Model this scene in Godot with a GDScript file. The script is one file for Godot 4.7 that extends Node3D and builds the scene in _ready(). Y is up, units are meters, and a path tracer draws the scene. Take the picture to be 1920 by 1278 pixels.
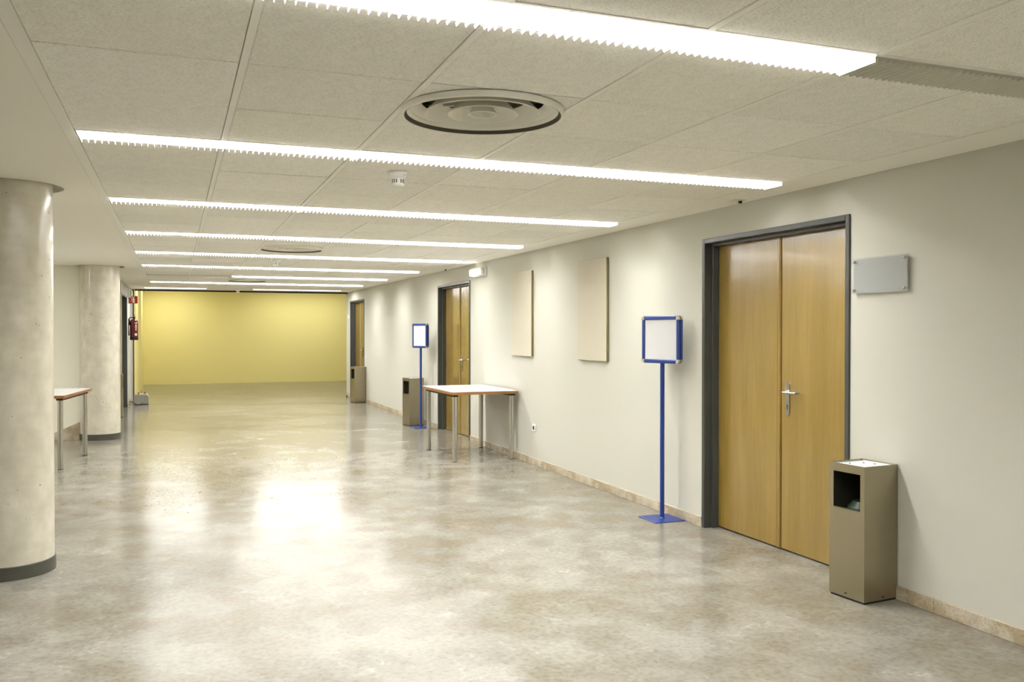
extends Node3D

# Long corridor of a congress hall: louvred ceiling light rows, double doors, marble floor, yellow end wall.
const CEIL := 2.385       # underside of the suspended ceiling
const WALL_R := 3.735     # right wall plane
const ROW0 := -2.275      # near edge of the first visible light row
const PITCH := 2.125      # distance between light rows
const LIGHT_W := 0.21     # width of a light row
const LAMP_COLOR := Color(0.975, 0.98, 0.99)
const LAMP_ENERGY := 3.8
const HALL_ENERGY := 1.6
const AISLE_ENERGY := 2.2
const GLOW := 1.6
const GRID := [-0.415, 0.22, 0.862, 1.508, 2.155, 2.812, 3.44]

var M := {}
var taken := {}
var rng := RandomNumberGenerator.new()


func _ready() -> void:
	rng.seed = 4711
	# ---------------------------------------------------------------- camera, surroundings, exposure
	var cam := Camera3D.new()
	cam.name = "camera"
	cam.fov = 42.2
	cam.near = 0.05
	cam.far = 100.0
	cam.position = Vector3(0, 1.48, 0)
	cam.rotation_degrees = Vector3(-0.605, -20.889, 0)
	cam.current = true
	add_child(cam)
	var we := WorldEnvironment.new()
	we.name = "surroundings"
	var env := Environment.new()
	env.background_mode = Environment.BG_COLOR
	env.background_color = Color.BLACK
	env.tonemap_mode = Environment.TONE_MAPPER_LINEAR
	env.tonemap_exposure = 1.52
	env.sdfgi_enabled = true
	env.ssao_enabled = true
	env.ssil_enabled = true
	we.environment = env
	add_child(we)
	make_materials()
	# ---------------------------------------------------------------- lights
	light_rows()
	end_bay_lights()
	aisle_fill_lights()
	# ---------------------------------------------------------------- the building
	build_floor()
	build_walls()
	build_ceiling()
	build_columns()
	build_doors()
	build_baseboards()
	# ---------------------------------------------------------------- things
	build_bins()
	build_tables()
	build_sign_stands()
	build_wall_things()
	build_ceiling_things()
	build_fire_corner()


# =================================================================== helpers
func numbered(called: String) -> String:
	if not taken.has(called):
		taken[called] = 0
		return called
	taken[called] += 1
	return "%s_%03d" % [called, taken[called]]


func tag(o: Node3D, label: String, category := "", group := "") -> Node3D:
	o.set_meta("label", label)
	if category:
		o.set_meta("category", category)
	if group:
		o.set_meta("group", group)
	return o


func thing(called: String, label: String, category: String, at := Vector3.ZERO, turn := 0.0, group := "") -> Node3D:
	var o := Node3D.new()
	o.name = numbered(called)
	add_child(o, true)
	o.position = at
	o.rotation_degrees.y = turn
	tag(o, label, category, group)
	return o


func structure(called: String, label: String) -> Node3D:
	var o := Node3D.new()
	o.name = called
	add_child(o, true)
	o.set_meta("kind", "structure")
	o.set_meta("label", label)
	return o


func copy(src: Node3D, label: String, at: Vector3, turn := 0.0) -> Node3D:
	var c: Node3D = src.duplicate()
	c.name = numbered(str(src.name))
	add_child(c, true)
	c.position = at
	c.rotation_degrees.y = turn
	c.set_meta("label", label)
	return c


func begin() -> SurfaceTool:
	var st := SurfaceTool.new()
	st.begin(Mesh.PRIMITIVE_TRIANGLES)
	return st


func put(called: String, st, mat: Material, parent: Node3D, at := Vector3.ZERO, label := "") -> MeshInstance3D:
	var mi := MeshInstance3D.new()
	mi.mesh = st.commit() if st is SurfaceTool else st
	mi.material_override = null
	mi.mesh.surface_set_material(0, mat)
	mi.name = called
	mi.position = at
	parent.add_child(mi, true)
	if label:
		mi.set_meta("label", label)
	return mi


func shared(called: String, mesh: Mesh, mat: Material, parent: Node3D, at := Vector3.ZERO) -> MeshInstance3D:
	var mi := MeshInstance3D.new()
	mi.mesh = mesh
	mi.set_surface_override_material(0, mat)
	mi.name = called
	mi.position = at
	parent.add_child(mi, true)
	return mi


func uv_of(p: Vector3, n: Vector3) -> Vector2:
	var a := n.abs()
	if a.y >= a.x and a.y >= a.z:
		return Vector2(p.x, p.z)
	if a.x >= a.z:
		return Vector2(p.z, -p.y)
	return Vector2(p.x, -p.y)


func poly(st: SurfaceTool, pts: Array, out: Vector3) -> void:
	# a flat convex polygon that faces the direction out
	var n: Vector3 = (pts[1] - pts[0]).cross(pts[2] - pts[0]).normalized()
	var list := pts
	if n.dot(out) > 0.0:
		list = pts.duplicate()
		list.reverse()
	else:
		n = -n
	for i in range(1, list.size() - 1):
		for p in [list[0], list[i], list[i + 1]]:
			st.set_normal(n)
			st.set_uv(uv_of(p, n))
			st.add_vertex(p)


func bx(st: SurfaceTool, lo: Vector3, hi: Vector3, bevel := 0.0, t := Transform3D.IDENTITY) -> void:
	var c := (lo + hi) / 2.0
	var h := (hi - lo).abs() / 2.0
	var b := minf(bevel, minf(h.x, minf(h.y, h.z)) * 0.95)
	for axis in 3:
		var u := (axis + 1) % 3
		var v := (axis + 2) % 3
		for s in [-1.0, 1.0]:
			var pts := []
			for q in [[-1, -1], [1, -1], [1, 1], [-1, 1]]:
				var p := Vector3.ZERO
				p[axis] = s * h[axis]
				p[u] = q[0] * (h[u] - b)
				p[v] = q[1] * (h[v] - b)
				pts.append(t * (c + p))
			var n := Vector3.ZERO
			n[axis] = s
			poly(st, pts, t.basis * n)
		if b > 0.0:
			for su in [-1.0, 1.0]:
				for sv in [-1.0, 1.0]:
					var e := []
					for q in [[-1, 0], [1, 0], [1, 1], [-1, 1]]:
						var p := Vector3.ZERO
						p[axis] = q[0] * (h[axis] - b)
						p[u] = su * (h[u] - (b if q[1] == 1 else 0.0))
						p[v] = sv * (h[v] - (0.0 if q[1] == 1 else b))
						e.append(t * (c + p))
					var n := Vector3.ZERO
					n[u] = su
					n[v] = sv
					poly(st, e, t.basis * n)
	if b > 0.0:
		for sx in [-1.0, 1.0]:
			for sy in [-1.0, 1.0]:
				for sz in [-1.0, 1.0]:
					var s := Vector3(sx, sy, sz)
					var k := h - Vector3(b, b, b)
					poly(st, [t * (c + s * Vector3(h.x, k.y, k.z)), t * (c + s * Vector3(k.x, h.y, k.z)), t * (c + s * Vector3(k.x, k.y, h.z))], t.basis * s)


func box(called: String, lo: Vector3, hi: Vector3, mat: Material, parent: Node3D, bevel := 0.0, label := "") -> MeshInstance3D:
	var st := begin()
	bx(st, lo, hi, bevel)
	return put(called, st, mat, parent, Vector3.ZERO, label)


func lathe(st: SurfaceTool, prof: Array, segs := 32, at := Vector3.ZERO, t := Transform3D.IDENTITY) -> void:
	# profile points (radius, height); a profile that runs upward faces outward
	var run := 0.0
	for i in prof.size() - 1:
		var a: Vector2 = prof[i]
		var b: Vector2 = prof[i + 1]
		var d := b - a
		var len := d.length()
		if len < 1e-7:
			continue
		var nn := Vector2(d.y, -d.x) / len
		for k in segs:
			var t0 := TAU * k / segs
			var t1 := TAU * (k + 1) / segs
			var v := []
			for q in [[a, t0, run, 0], [b, t0, run + len, 0], [b, t1, run + len, 1], [a, t1, run, 1]]:
				var r: Vector2 = q[0]
				var ang: float = q[1]
				v.append([t * (at + Vector3(r.x * cos(ang), r.y, r.x * sin(ang))), t.basis * Vector3(nn.x * cos(ang), nn.y, nn.x * sin(ang)), Vector2(float(k + q[3]) / segs, r.y)])
			for tri in [[0, 1, 2], [0, 2, 3]]:
				var p0: Vector3 = v[tri[0]][0]
				var p1: Vector3 = v[tri[1]][0]
				var p2: Vector3 = v[tri[2]][0]
				var g := (p1 - p0).cross(p2 - p0)
				if g.length() < 1e-12:
					continue
				var order: Array = tri if g.dot(v[tri[1]][1]) < 0.0 else [tri[0], tri[2], tri[1]]
				for j in order:
					st.set_normal(v[j][1])
					st.set_uv(v[j][2])
					st.add_vertex(v[j][0])
		run += len


func tube(st: SurfaceTool, pts: Array, r: float, segs := 10) -> void:
	# round bar along a polyline, with capped ends
	var rings := []
	var up := Vector3.UP
	for i in pts.size():
		var d: Vector3 = (pts[mini(i + 1, pts.size() - 1)] - pts[maxi(i - 1, 0)]).normalized()
		if absf(d.dot(up)) > 0.95:
			up = Vector3.RIGHT if absf(d.x) < 0.9 else Vector3.FORWARD
		var a := d.cross(up).normalized()
		var b := a.cross(d).normalized()
		up = b
		var ring := []
		for k in segs:
			var n := a * cos(TAU * k / segs) + b * sin(TAU * k / segs)
			ring.append([pts[i] + n * r, n])
		rings.append(ring)
	for i in rings.size() - 1:
		for k in segs:
			var q := [rings[i][k], rings[i + 1][k], rings[i + 1][(k + 1) % segs], rings[i][(k + 1) % segs]]
			for tri in [[0, 1, 2], [0, 2, 3]]:
				var g: Vector3 = (q[tri[1]][0] - q[tri[0]][0]).cross(q[tri[2]][0] - q[tri[0]][0])
				var order: Array = tri if g.dot(q[tri[1]][1]) < 0.0 else [tri[0], tri[2], tri[1]]
				for j in order:
					st.set_normal(q[j][1])
					st.set_uv(Vector2(float(k) / segs, i))
					st.add_vertex(q[j][0])
	for e in [0, rings.size() - 1]:
		var cap := []
		for k in segs:
			cap.append(rings[e][k][0])
		var o: Vector3 = pts[0] - pts[1] if e == 0 else pts[-1] - pts[-2]
		poly(st, cap, o)


func extrude(st: SurfaceTool, outline: PackedVector2Array, depth: float, t: Transform3D) -> void:
	# outline in the local xy plane, extruded along local z from 0 to depth
	var idx := Geometry2D.triangulate_polygon(outline)
	for i in range(0, idx.size(), 3):
		for z in [0.0, depth]:
			var tri := []
			for j in 3:
				var p := outline[idx[i + j]]
				tri.append(t * Vector3(p.x, p.y, z))
			poly(st, tri, t.basis * Vector3(0, 0, -1.0 if z == 0.0 else 1.0))
	var area := 0.0
	for i in outline.size():
		area += outline[i].cross(outline[(i + 1) % outline.size()])
	for i in outline.size():
		var a := outline[i]
		var b := outline[(i + 1) % outline.size()]
		if a.distance_to(b) < 1e-6:
			continue
		var n := Vector3(b.y - a.y, a.x - b.x, 0) * signf(area)
		poly(st, [t * Vector3(a.x, a.y, 0), t * Vector3(b.x, b.y, 0), t * Vector3(b.x, b.y, depth), t * Vector3(a.x, a.y, depth)], t.basis * n)


# =================================================================== materials
func std(c: Color, rough := 0.6, metal := 0.0) -> StandardMaterial3D:
	var m := StandardMaterial3D.new()
	m.albedo_color = c
	m.roughness = rough
	m.metallic = metal
	return m


func noise(seed_: int, freq: float, octaves := 4, ridged := false, warp := 0.0) -> FastNoiseLite:
	var n := FastNoiseLite.new()
	n.seed = seed_
	n.noise_type = FastNoiseLite.TYPE_SIMPLEX_SMOOTH
	n.frequency = freq
	n.fractal_type = FastNoiseLite.FRACTAL_RIDGED if ridged else FastNoiseLite.FRACTAL_FBM
	n.fractal_octaves = octaves
	if warp > 0.0:
		n.domain_warp_enabled = true
		n.domain_warp_amplitude = warp
		n.domain_warp_frequency = freq * 1.3
		n.domain_warp_fractal_octaves = 3
	return n


func grey(n: FastNoiseLite, size: int) -> PackedByteArray:
	var im := n.get_seamless_image(size, size, false, false, 0.15, true)
	im.convert(Image.FORMAT_L8)
	return im.get_data()


func texture_of(bytes: PackedByteArray, w: int, h: int) -> ImageTexture:
	return ImageTexture.create_from_image(Image.create_from_data(w, h, false, Image.FORMAT_RGB8, bytes))


func marble(size: int, base: Color, dark: Color, pale: Color, scale := 1.0) -> ImageTexture:
	# brecciated marble: soft-edged patches, thin pale veins, fine grain
	var f := scale / size
	var cloud := grey(noise(3, 3.0 * f, 4, false, 0.07 / f), size)
	var patch := grey(noise(11, 11.0 * f, 6, false, 0.30 / (9.0 * f)), size)
	var shard := grey(noise(19, 17.0 * f, 5, false, 0.25 / (17.0 * f)), size)
	var vein := grey(noise(23, 6.0 * f, 5, false, 0.35 / (6.0 * f)), size)
	var grain := grey(noise(47, 110.0 * f, 4), size)
	var out := PackedByteArray()
	out.resize(size * size * 3)
	var b := Vector3(base.r, base.g, base.b)
	var d := Vector3(dark.r, dark.g, dark.b) - b
	var p := Vector3(pale.r, pale.g, pale.b) - b
	for i in size * size:
		var a := (patch[i] - 128) / 128.0 * 0.75 + (cloud[i] - 128) / 160.0
		var k := smoothstep(0.0, 0.5, a)
		var q := (shard[i] - 128) / 128.0
		var l := smoothstep(0.0, 0.55, -a) * 0.6 + smoothstep(0.16, 0.30, q) * 0.20
		var w := smoothstep(0.18, 0.30, -q) * 0.25
		var v := maxf(0.0, 1.0 - absf(vein[i] - 128) / 5.0) * 0.9 + maxf(0.0, 1.0 - absf(shard[i] - 146) / 4.0) * 0.35 + maxf(0.0, 1.0 - absf(patch[i] - 112) / 4.5) * 0.5
		var g := (grain[i] - 128) / 128.0
		var c := b + d * (k + w) + p * (l + v * (0.6 + 0.6 * l)) + d * (smoothstep(0.3, 0.6, -g) * 0.6) + Vector3.ONE * (g * 0.03)
		out[i * 3] = clampi(int(c.x * 255.0), 0, 255)
		out[i * 3 + 1] = clampi(int(c.y * 255.0), 0, 255)
		out[i * 3 + 2] = clampi(int(c.z * 255.0), 0, 255)
	return texture_of(out, size, size)


func fibre(size: int, base: Color) -> Array:
	# mineral fibre tile: short dark fissures that run along x
	var n := noise(5, 1.0, 2)
	var g := noise(6, 0.35, 2)
	var out := PackedByteArray()
	out.resize(size * size * 3)
	for y in size:
		for x in size:
			var v := n.get_noise_2d(x * 0.045, y * 0.30)
			var f := smoothstep(0.22, 0.50, v) * 0.16
			var s := g.get_noise_2d(x * 0.9, y * 0.9) * 0.05 + g.get_noise_2d(x * 0.03 + 500.0, y * 0.03) * 0.025
			var i := (y * size + x) * 3
			out[i] = clampi(int((base.r - f + s) * 255.0), 0, 255)
			out[i + 1] = clampi(int((base.g - f + s) * 255.0), 0, 255)
			out[i + 2] = clampi(int((base.b - f * 1.1 + s) * 255.0), 0, 255)
	return [texture_of(out, size, size)]


func wood(w: int, h: int, a: Color, b: Color) -> ImageTexture:
	# vertical veneer grain: broad leaves of veneer, long streaks, short dark flecks
	var broad := noise(61, 1.0, 3)
	var streak := noise(62, 1.0, 3)
	var fleck := noise(63, 1.0, 2)
	var out := PackedByteArray()
	out.resize(w * h * 3)
	for y in h:
		for x in w:
			var t := 0.5 + 0.55 * broad.get_noise_2d(x * 0.012, y * 0.0012) + 0.35 * streak.get_noise_2d(x * 0.16, y * 0.004)
			t -= 0.25 * smoothstep(0.35, 0.6, fleck.get_noise_2d(x * 0.5, y * 0.03))
			var c := a.lerp(b, clampf(t, 0.0, 1.0))
			var i := (y * w + x) * 3
			out[i] = int(c.r * 255.0)
			out[i + 1] = int(c.g * 255.0)
			out[i + 2] = int(c.b * 255.0)
	return texture_of(out, w, h)


func concrete(w: int, h: int, a: Color) -> ImageTexture:
	var cloud := noise(71, 1.0, 4)
	var board := noise(72, 1.0, 3)
	var grain := noise(73, 0.4, 2)
	var out := PackedByteArray()
	out.resize(w * h * 3)
	for y in h:
		for x in w:
			var ang := TAU * x / w
			var cx := cos(ang) * w / TAU
			var cz := sin(ang) * w / TAU
			var v := 0.075 * cloud.get_noise_3d(cx * 0.010, y * 0.007, cz * 0.010) + 0.018 * board.get_noise_3d(cx * 0.010, y * 0.03, cz * 0.010) + 0.03 * grain.get_noise_2d(x, y)
			var i := (y * w + x) * 3
			out[i] = clampi(int((a.r + v) * 255.0), 0, 255)
			out[i + 1] = clampi(int((a.g + v) * 255.0), 0, 255)
			out[i + 2] = clampi(int((a.b + v * 1.1) * 255.0), 0, 255)
	# pores and small stains left by the formwork
	var r := RandomNumberGenerator.new()
	r.seed = 77
	for k in 260:
		var px := r.randi_range(0, w - 1)
		var py := r.randi_range(0, h - 1)
		var rad := 1.0 + pow(r.randf(), 4.0) * 4.0
		var depth := r.randf_range(0.2, 0.6)
		for dy in range(-6, 7):
			for dx in range(-6, 7):
				var q := Vector2(dx, dy).length() / rad
				if q < 1.2:
					var i := (clampi(py + dy, 0, h - 1) * w + posmod(px + dx, w)) * 3
					var f := 1.0 - depth * (1.0 - smoothstep(0.5, 1.2, q))
					for c in 3:
						out[i + c] = int(out[i + c] * f)
	return texture_of(out, w, h)


func bump_texture(seed_: int, freq: float, octaves: int, size := 512) -> NoiseTexture2D:
	var t := NoiseTexture2D.new()
	t.width = size
	t.height = size
	t.seamless = true
	t.noise = noise(seed_, freq, octaves)
	return t


func make_materials() -> void:
	var floor_m := std(Color.WHITE, 0.165)
	floor_m.albedo_texture = marble(2048, Color(0.485, 0.466, 0.417), Color(0.458, 0.433, 0.374), Color(0.55, 0.535, 0.49))
	floor_m.uv1_scale = Vector3(0.21, 0.21, 1)
	floor_m.uv1_offset = Vector3(0.37, 0.13, 0)
	floor_m.metallic_specular = 0.27
	M.floor = floor_m
	var skirting := std(Color.WHITE, 0.35)
	skirting.albedo_texture = marble(512, Color(0.70, 0.655, 0.565), Color(0.62, 0.56, 0.45), Color(0.78, 0.75, 0.68), 0.5)
	skirting.uv1_scale = Vector3(0.8, 0.8, 1)
	M.skirting = skirting
	M.wall = std(Color(0.76, 0.75, 0.695), 0.75)
	M.cream = std(Color(0.92, 0.905, 0.83), 0.75)
	M.yellow = std(Color(0.945, 0.895, 0.585), 0.7)
	M.plaster = std(Color(0.965, 0.952, 0.905), 0.8)
	M.olive = std(Color(0.27, 0.24, 0.06), 0.7)  # dark tone painted for the shaded gap at the wall corner
	M.black = std(Color(0.03, 0.025, 0.02), 0.6)
	M.void = std(Color(0.10, 0.095, 0.08), 0.95)
	var fib := fibre(768, Color(0.99, 0.98, 0.945))
	var tones := [Color(1, 1, 1), Color(0.985, 0.985, 0.975), Color(0.97, 0.97, 0.965)]
	M.tiles = []
	for k in 3:
		var tile := std(tones[k], 0.9)
		tile.albedo_texture = fib[0]
		tile.uv1_scale = Vector3(1.55, 1.55, 1)
		tile.uv1_offset = Vector3(0.31 * k, 0.17 * k, 0)
		M.tiles.append(tile)
	M.tbar = std(Color(0.96, 0.95, 0.91), 0.55)
	M.white_metal = std(Color(0.93, 0.92, 0.88), 0.4)
	M.tray_grey = std(Color(0.90, 0.895, 0.88), 0.5)
	M.louver = std(Color(0.95, 0.945, 0.935), 0.5)
	M.louver_dim = std(Color(0.93, 0.92, 0.87), 0.45)
	var glow := std(Color(0.95, 0.94, 0.92), 0.5)
	glow.emission_enabled = true
	glow.emission = Color(1.0, 0.975, 0.95)
	glow.emission_energy_multiplier = GLOW
	M.glow = glow
	M.panel_off = std(Color(0.93, 0.92, 0.87), 0.5)
	var conc := std(Color.WHITE, 0.36)
	conc.albedo_texture = concrete(1024, 1536, Color(0.80, 0.775, 0.70))
	conc.uv1_scale = Vector3(1, -0.41, 1)
	conc.clearcoat_enabled = true
	conc.clearcoat = 0.6
	conc.clearcoat_roughness = 0.14
	conc.metallic_specular = 0.6
	conc.normal_enabled = true
	var nt := bump_texture(81, 0.012, 3)
	nt.as_normal_map = true
	nt.bump_strength = 3.0
	conc.normal_texture = nt
	conc.normal_scale = 0.25
	M.concrete = conc
	M.column_base = std(Color(0.27, 0.265, 0.22), 0.5)
	M.frame = std(Color(0.235, 0.24, 0.22), 0.38)
	var veneer := std(Color.WHITE, 0.23)
	veneer.albedo_texture = wood(512, 1024, Color(0.50, 0.405, 0.17), Color(0.56, 0.46, 0.22))
	veneer.uv1_scale = Vector3(0.66, 0.4, 1)
	veneer.metallic_specular = 0.5
	veneer.clearcoat_enabled = true
	veneer.clearcoat = 0.7
	veneer.clearcoat_roughness = 0.13
	M.veneer = veneer
	M.veneer_edge = std(Color(0.42, 0.28, 0.10), 0.5)
	M.steel = std(Color(0.72, 0.70, 0.66), 0.25, 1.0)
	M.chrome = std(Color(0.80, 0.79, 0.77), 0.12, 1.0)
	var brushed := std(Color(0.63, 0.595, 0.50), 0.33, 0.92)
	M.brushed = brushed
	M.tray = std(Color(0.90, 0.89, 0.88), 0.45)
	M.dark_hole = std(Color(0.05, 0.05, 0.04), 0.8)
	M.liner = std(Color(0.16, 0.15, 0.09), 0.6)
	M.bag = std(Color(0.10, 0.17, 0.07), 0.45)
	M.blue = std(Color(0.085, 0.195, 0.46), 0.36)
	M.poster = std(Color(0.83, 0.825, 0.82), 0.25)
	M.laminate = std(Color(0.90, 0.90, 0.91), 0.16)
	M.oak_edge = std(Color(0.51, 0.345, 0.18), 0.5)
	M.leg = std(Color(0.80, 0.79, 0.76), 0.24, 1.0)
	M.rubber = std(Color(0.06, 0.06, 0.055), 0.6)
	var felt := std(Color(0.765, 0.735, 0.655), 0.95)
	felt.rim_enabled = true
	felt.rim = 0.15
	M.felt = felt
	M.felt_edge = std(Color(0.42, 0.38, 0.22), 0.9)
	M.plaque_back = std(Color(0.60, 0.595, 0.60), 0.45)
	var glass := std(Color(0.92, 0.95, 0.92, 0.14), 0.06)
	glass.transparency = BaseMaterial3D.TRANSPARENCY_ALPHA
	M.glass = glass
	M.white_plastic = std(Color(0.92, 0.915, 0.89), 0.35)
	var acrylic := std(Color(0.95, 0.95, 0.94), 0.12)
	acrylic.emission_enabled = true
	acrylic.emission = Color(1, 0.99, 0.96)
	acrylic.emission_energy_multiplier = 0.55
	M.emergency_lamp = acrylic
	M.acrylic = std(Color(0.88, 0.88, 0.87), 0.1)
	M.slot = std(Color(0.22, 0.23, 0.20), 0.7)
	M.diffuser = std(Color(0.94, 0.93, 0.88), 0.38)
	M.diffuser_dark = std(Color(0.33, 0.31, 0.25), 0.7)  # dark tone for the painted lip shade and the duct
	M.red = std(Color(0.37, 0.035, 0.055), 0.3)
	M.sign_red = std(Color(0.66, 0.16, 0.07), 0.45)
	M.sign_white = std(Color(0.93, 0.90, 0.82), 0.5)
	M.grey_case = std(Color(0.57, 0.56, 0.51), 0.55)
	M.brass = std(Color(0.62, 0.42, 0.12), 0.35, 0.7)


# =================================================================== ceiling lights
func make_light(length: float, lit: bool) -> Node3D:
	# recessed louvred strip light; its origin is the middle of its opening, at ceiling level
	var o := Node3D.new()
	var w := LIGHT_W - 0.012
	var st := begin()
	var L := length / 2.0 - 0.0005
	var W := w / 2.0
	# tray: back and four sides, flanges flush with the ceiling
	var D := 0.09
	bx(st, Vector3(-L, D, -W), Vector3(L, D + 0.012, W))
	bx(st, Vector3(-L, -0.001, -W), Vector3(L, D, -W + 0.012))
	bx(st, Vector3(-L, -0.001, W - 0.012), Vector3(L, D, W))
	bx(st, Vector3(-L, -0.001, -W + 0.012), Vector3(-L + 0.002, D, W - 0.012))
	bx(st, Vector3(L - 0.002, -0.001, -W + 0.012), Vector3(L, D, W - 0.012))
	put("housing", st, M.tray_grey if lit else M.white_metal, o)
	st = begin()
	bx(st, Vector3(-L + 0.003, D - 0.012, -W + 0.014), Vector3(L - 0.003, D - 0.002, W - 0.014))
	put("light_panel", st, M.glow if lit else M.panel_off, o)
	# louvre blades hang a little below the ceiling
	st = begin()
	var n := int(round((length - 0.04) / 0.028))
	for k in n + 1:
		var x := -L + 0.012 + (2.0 * L - 0.03) * k / n
		var s := PackedVector2Array([Vector2(-W + 0.014, -0.008), Vector2(-W + 0.014, -0.010), Vector2(-W + 0.022, -0.021), Vector2(W - 0.022, -0.021), Vector2(W - 0.014, -0.010), Vector2(W - 0.014, -0.008)])
		extrude(st, s, 0.002, Transform3D(Basis(Vector3(0, 0, 1), Vector3(0, 1, 0), Vector3(-1, 0, 0)), Vector3(x + 0.001, 0, 0)))
	put("louver", st, M.louver if lit else M.louver_dim, o).set_meta("kind", "stuff")
	st = begin()
	bx(st, Vector3(L - 0.0045, -0.021, -W + 0.014), Vector3(L - 0.0025, 0.02, W - 0.014))
	put("end_plate", st, M.louver if lit else M.louver_dim, o)
	if lit:
		var a := AreaLight3D.new()
		a.name = "lamp_glow"
		a.area_size = Vector2(length - 0.06, w - 0.03)
		a.position = Vector3(0, D - 0.016, 0)
		a.rotation_degrees = Vector3(-90, 0, 0)
		a.light_color = LAMP_COLOR
		a.light_energy = LAMP_ENERGY
		a.shadow_enabled = true
		a.area_range = 40.0
		a.area_attenuation = 2.0
		o.add_child(a)
	return o


func light_rows() -> void:
	var edges := [-0.415, 0.870, 2.155, 3.440]
	var proto := make_light(1.285, true)
	var dark := make_light(1.285, false)
	var third := ["left", "middle", "right"]
	var nth := {-2: "second row behind the viewer", -1: "row just behind the viewer", 0: "nearest visible row", 1: "second row from the front", 2: "third row from the front", 3: "fourth row from the front", 4: "fifth row from the front", 5: "sixth row from the front", 6: "seventh row from the front", 7: "eighth and last louvred row"}
	for i in range(-2, 8):
		for k in 3:
			var lit := not (i == 0 and k == 2) and not (i == 6 and k == 0) and i > -2
			var o: Node3D = (proto if lit else dark).duplicate()
			o.name = numbered("ceiling_light" if lit else "ceiling_light_unlit")
			add_child(o, true)
			o.position = Vector3((edges[k] + edges[k + 1]) / 2.0, CEIL, ROW0 - PITCH * i - LIGHT_W / 2.0 + (0.004 if k == 1 else 0.0))
			tag(o, ("glowing white" if lit else "unlit grey") + " louvred strip light, " + third[k] + " third of the " + nth[i], "ceiling light", "louvred strip lights in rows across the ceiling")
	proto.free()
	dark.free()


func batten(length: float, width: float, energy: float) -> Node3D:
	var o := Node3D.new()
	var st := begin()
	bx(st, Vector3(-length / 2, 0.03, -width / 2), Vector3(length / 2, 0.055, width / 2), 0.004)
	put("housing", st, M.white_metal, o)
	st = begin()
	bx(st, Vector3(-length / 2 + 0.004, 0.0, -width / 2 + 0.004), Vector3(length / 2 - 0.004, 0.03, width / 2 - 0.004), 0.006)
	put("light_diffuser", st, M.glow, o)
	var a := AreaLight3D.new()
	a.name = "lamp_glow"
	a.area_size = Vector2(length - 0.04, width - 0.02)
	a.position = Vector3(0, -0.004, 0)
	a.rotation_degrees = Vector3(-90, 0, 0)
	a.light_color = LAMP_COLOR
	a.light_energy = energy
	a.shadow_enabled = true
	a.area_range = 40.0
	o.add_child(a)
	return o


func end_bay_lights() -> void:
	# bright battens at the end of the corridor, with a gap in the middle
	for q in [[-0.58, 0.62, "left of the gap"], [1.57, 2.50, "just right of the gap"], [2.505, 3.43, "nearest the right wall"]]:
		var o := batten(q[1] - q[0], 0.16, LAMP_ENERGY * 0.55)
		o.name = numbered("ceiling_batten_light")
		add_child(o, true)
		o.position = Vector3((q[0] + q[1]) / 2.0, CEIL - 0.012, -19.62)
		tag(o, "bright bare light strip in front of the yellow wall, " + q[2], "ceiling light", "light strips before the yellow wall")
	# the hall beyond: two rows of wide lights above the ceiling edge, with the same gap
	for row in [[-25.55, "by the wall", 0.95], [-22.2, "by the ceiling edge", 1.0]]:
		for q in [[-0.70, 0.55, "left"], [2.25, 3.50, "middle"], [3.55, 4.80, "right"]]:
			var o := batten(q[1] - q[0], 0.36, HALL_ENERGY * row[2] * (1.0 if q[2] == "left" else 0.74))
			o.name = numbered("hall_light")
			add_child(o, true)
			o.position = Vector3((q[0] + q[1]) / 2.0, 2.74, row[0])
			tag(o, "wide white light high in the yellow hall, %s of the row %s" % [q[2], row[1]], "ceiling light", "wide lights high in the yellow hall")


func aisle_fill_lights() -> void:
	# unseen round lights, added to brighten the left aisle wall and the ceiling
	for q in [[-7.6, "nearest the first column"], [-9.8, "between the two columns"], [-12.0, "nearest the cross wall"]]:
		var o := thing("aisle_fill_light", "added unseen round fill light in the left aisle, " + q[1], "ceiling light", Vector3(-2.9, CEIL, q[0]), 0.0, "added unseen fill lights of the left aisle")
		var st := begin()
		lathe(st, [Vector2(0.085, -0.004), Vector2(0.10, -0.008), Vector2(0.115, -0.004), Vector2(0.115, 0.0)], 32)
		put("trim_ring", st, M.white_metal, o)
		st = begin()
		lathe(st, [Vector2(0.0, -0.003), Vector2(0.086, -0.003)], 32)
		put("light_lens", st, M.glow, o)
		var a := AreaLight3D.new()
		a.name = "lamp_glow"
		a.area_size = Vector2(0.15, 0.15)
		a.position = Vector3(0, -0.012, 0)
		a.rotation_degrees = Vector3(-90, 0, 0)
		a.light_color = LAMP_COLOR
		a.light_energy = AISLE_ENERGY
		a.shadow_enabled = true
		a.area_range = 40.0
		o.add_child(a)


# =================================================================== building
func build_floor() -> void:
	var f := structure("floor", "polished beige and grey marble floor with pale veins")
	box("floor_slab", Vector3(-4.4, -0.15, -27.0), Vector3(7.3, 0.0, 3.6), M.floor, f)


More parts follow.
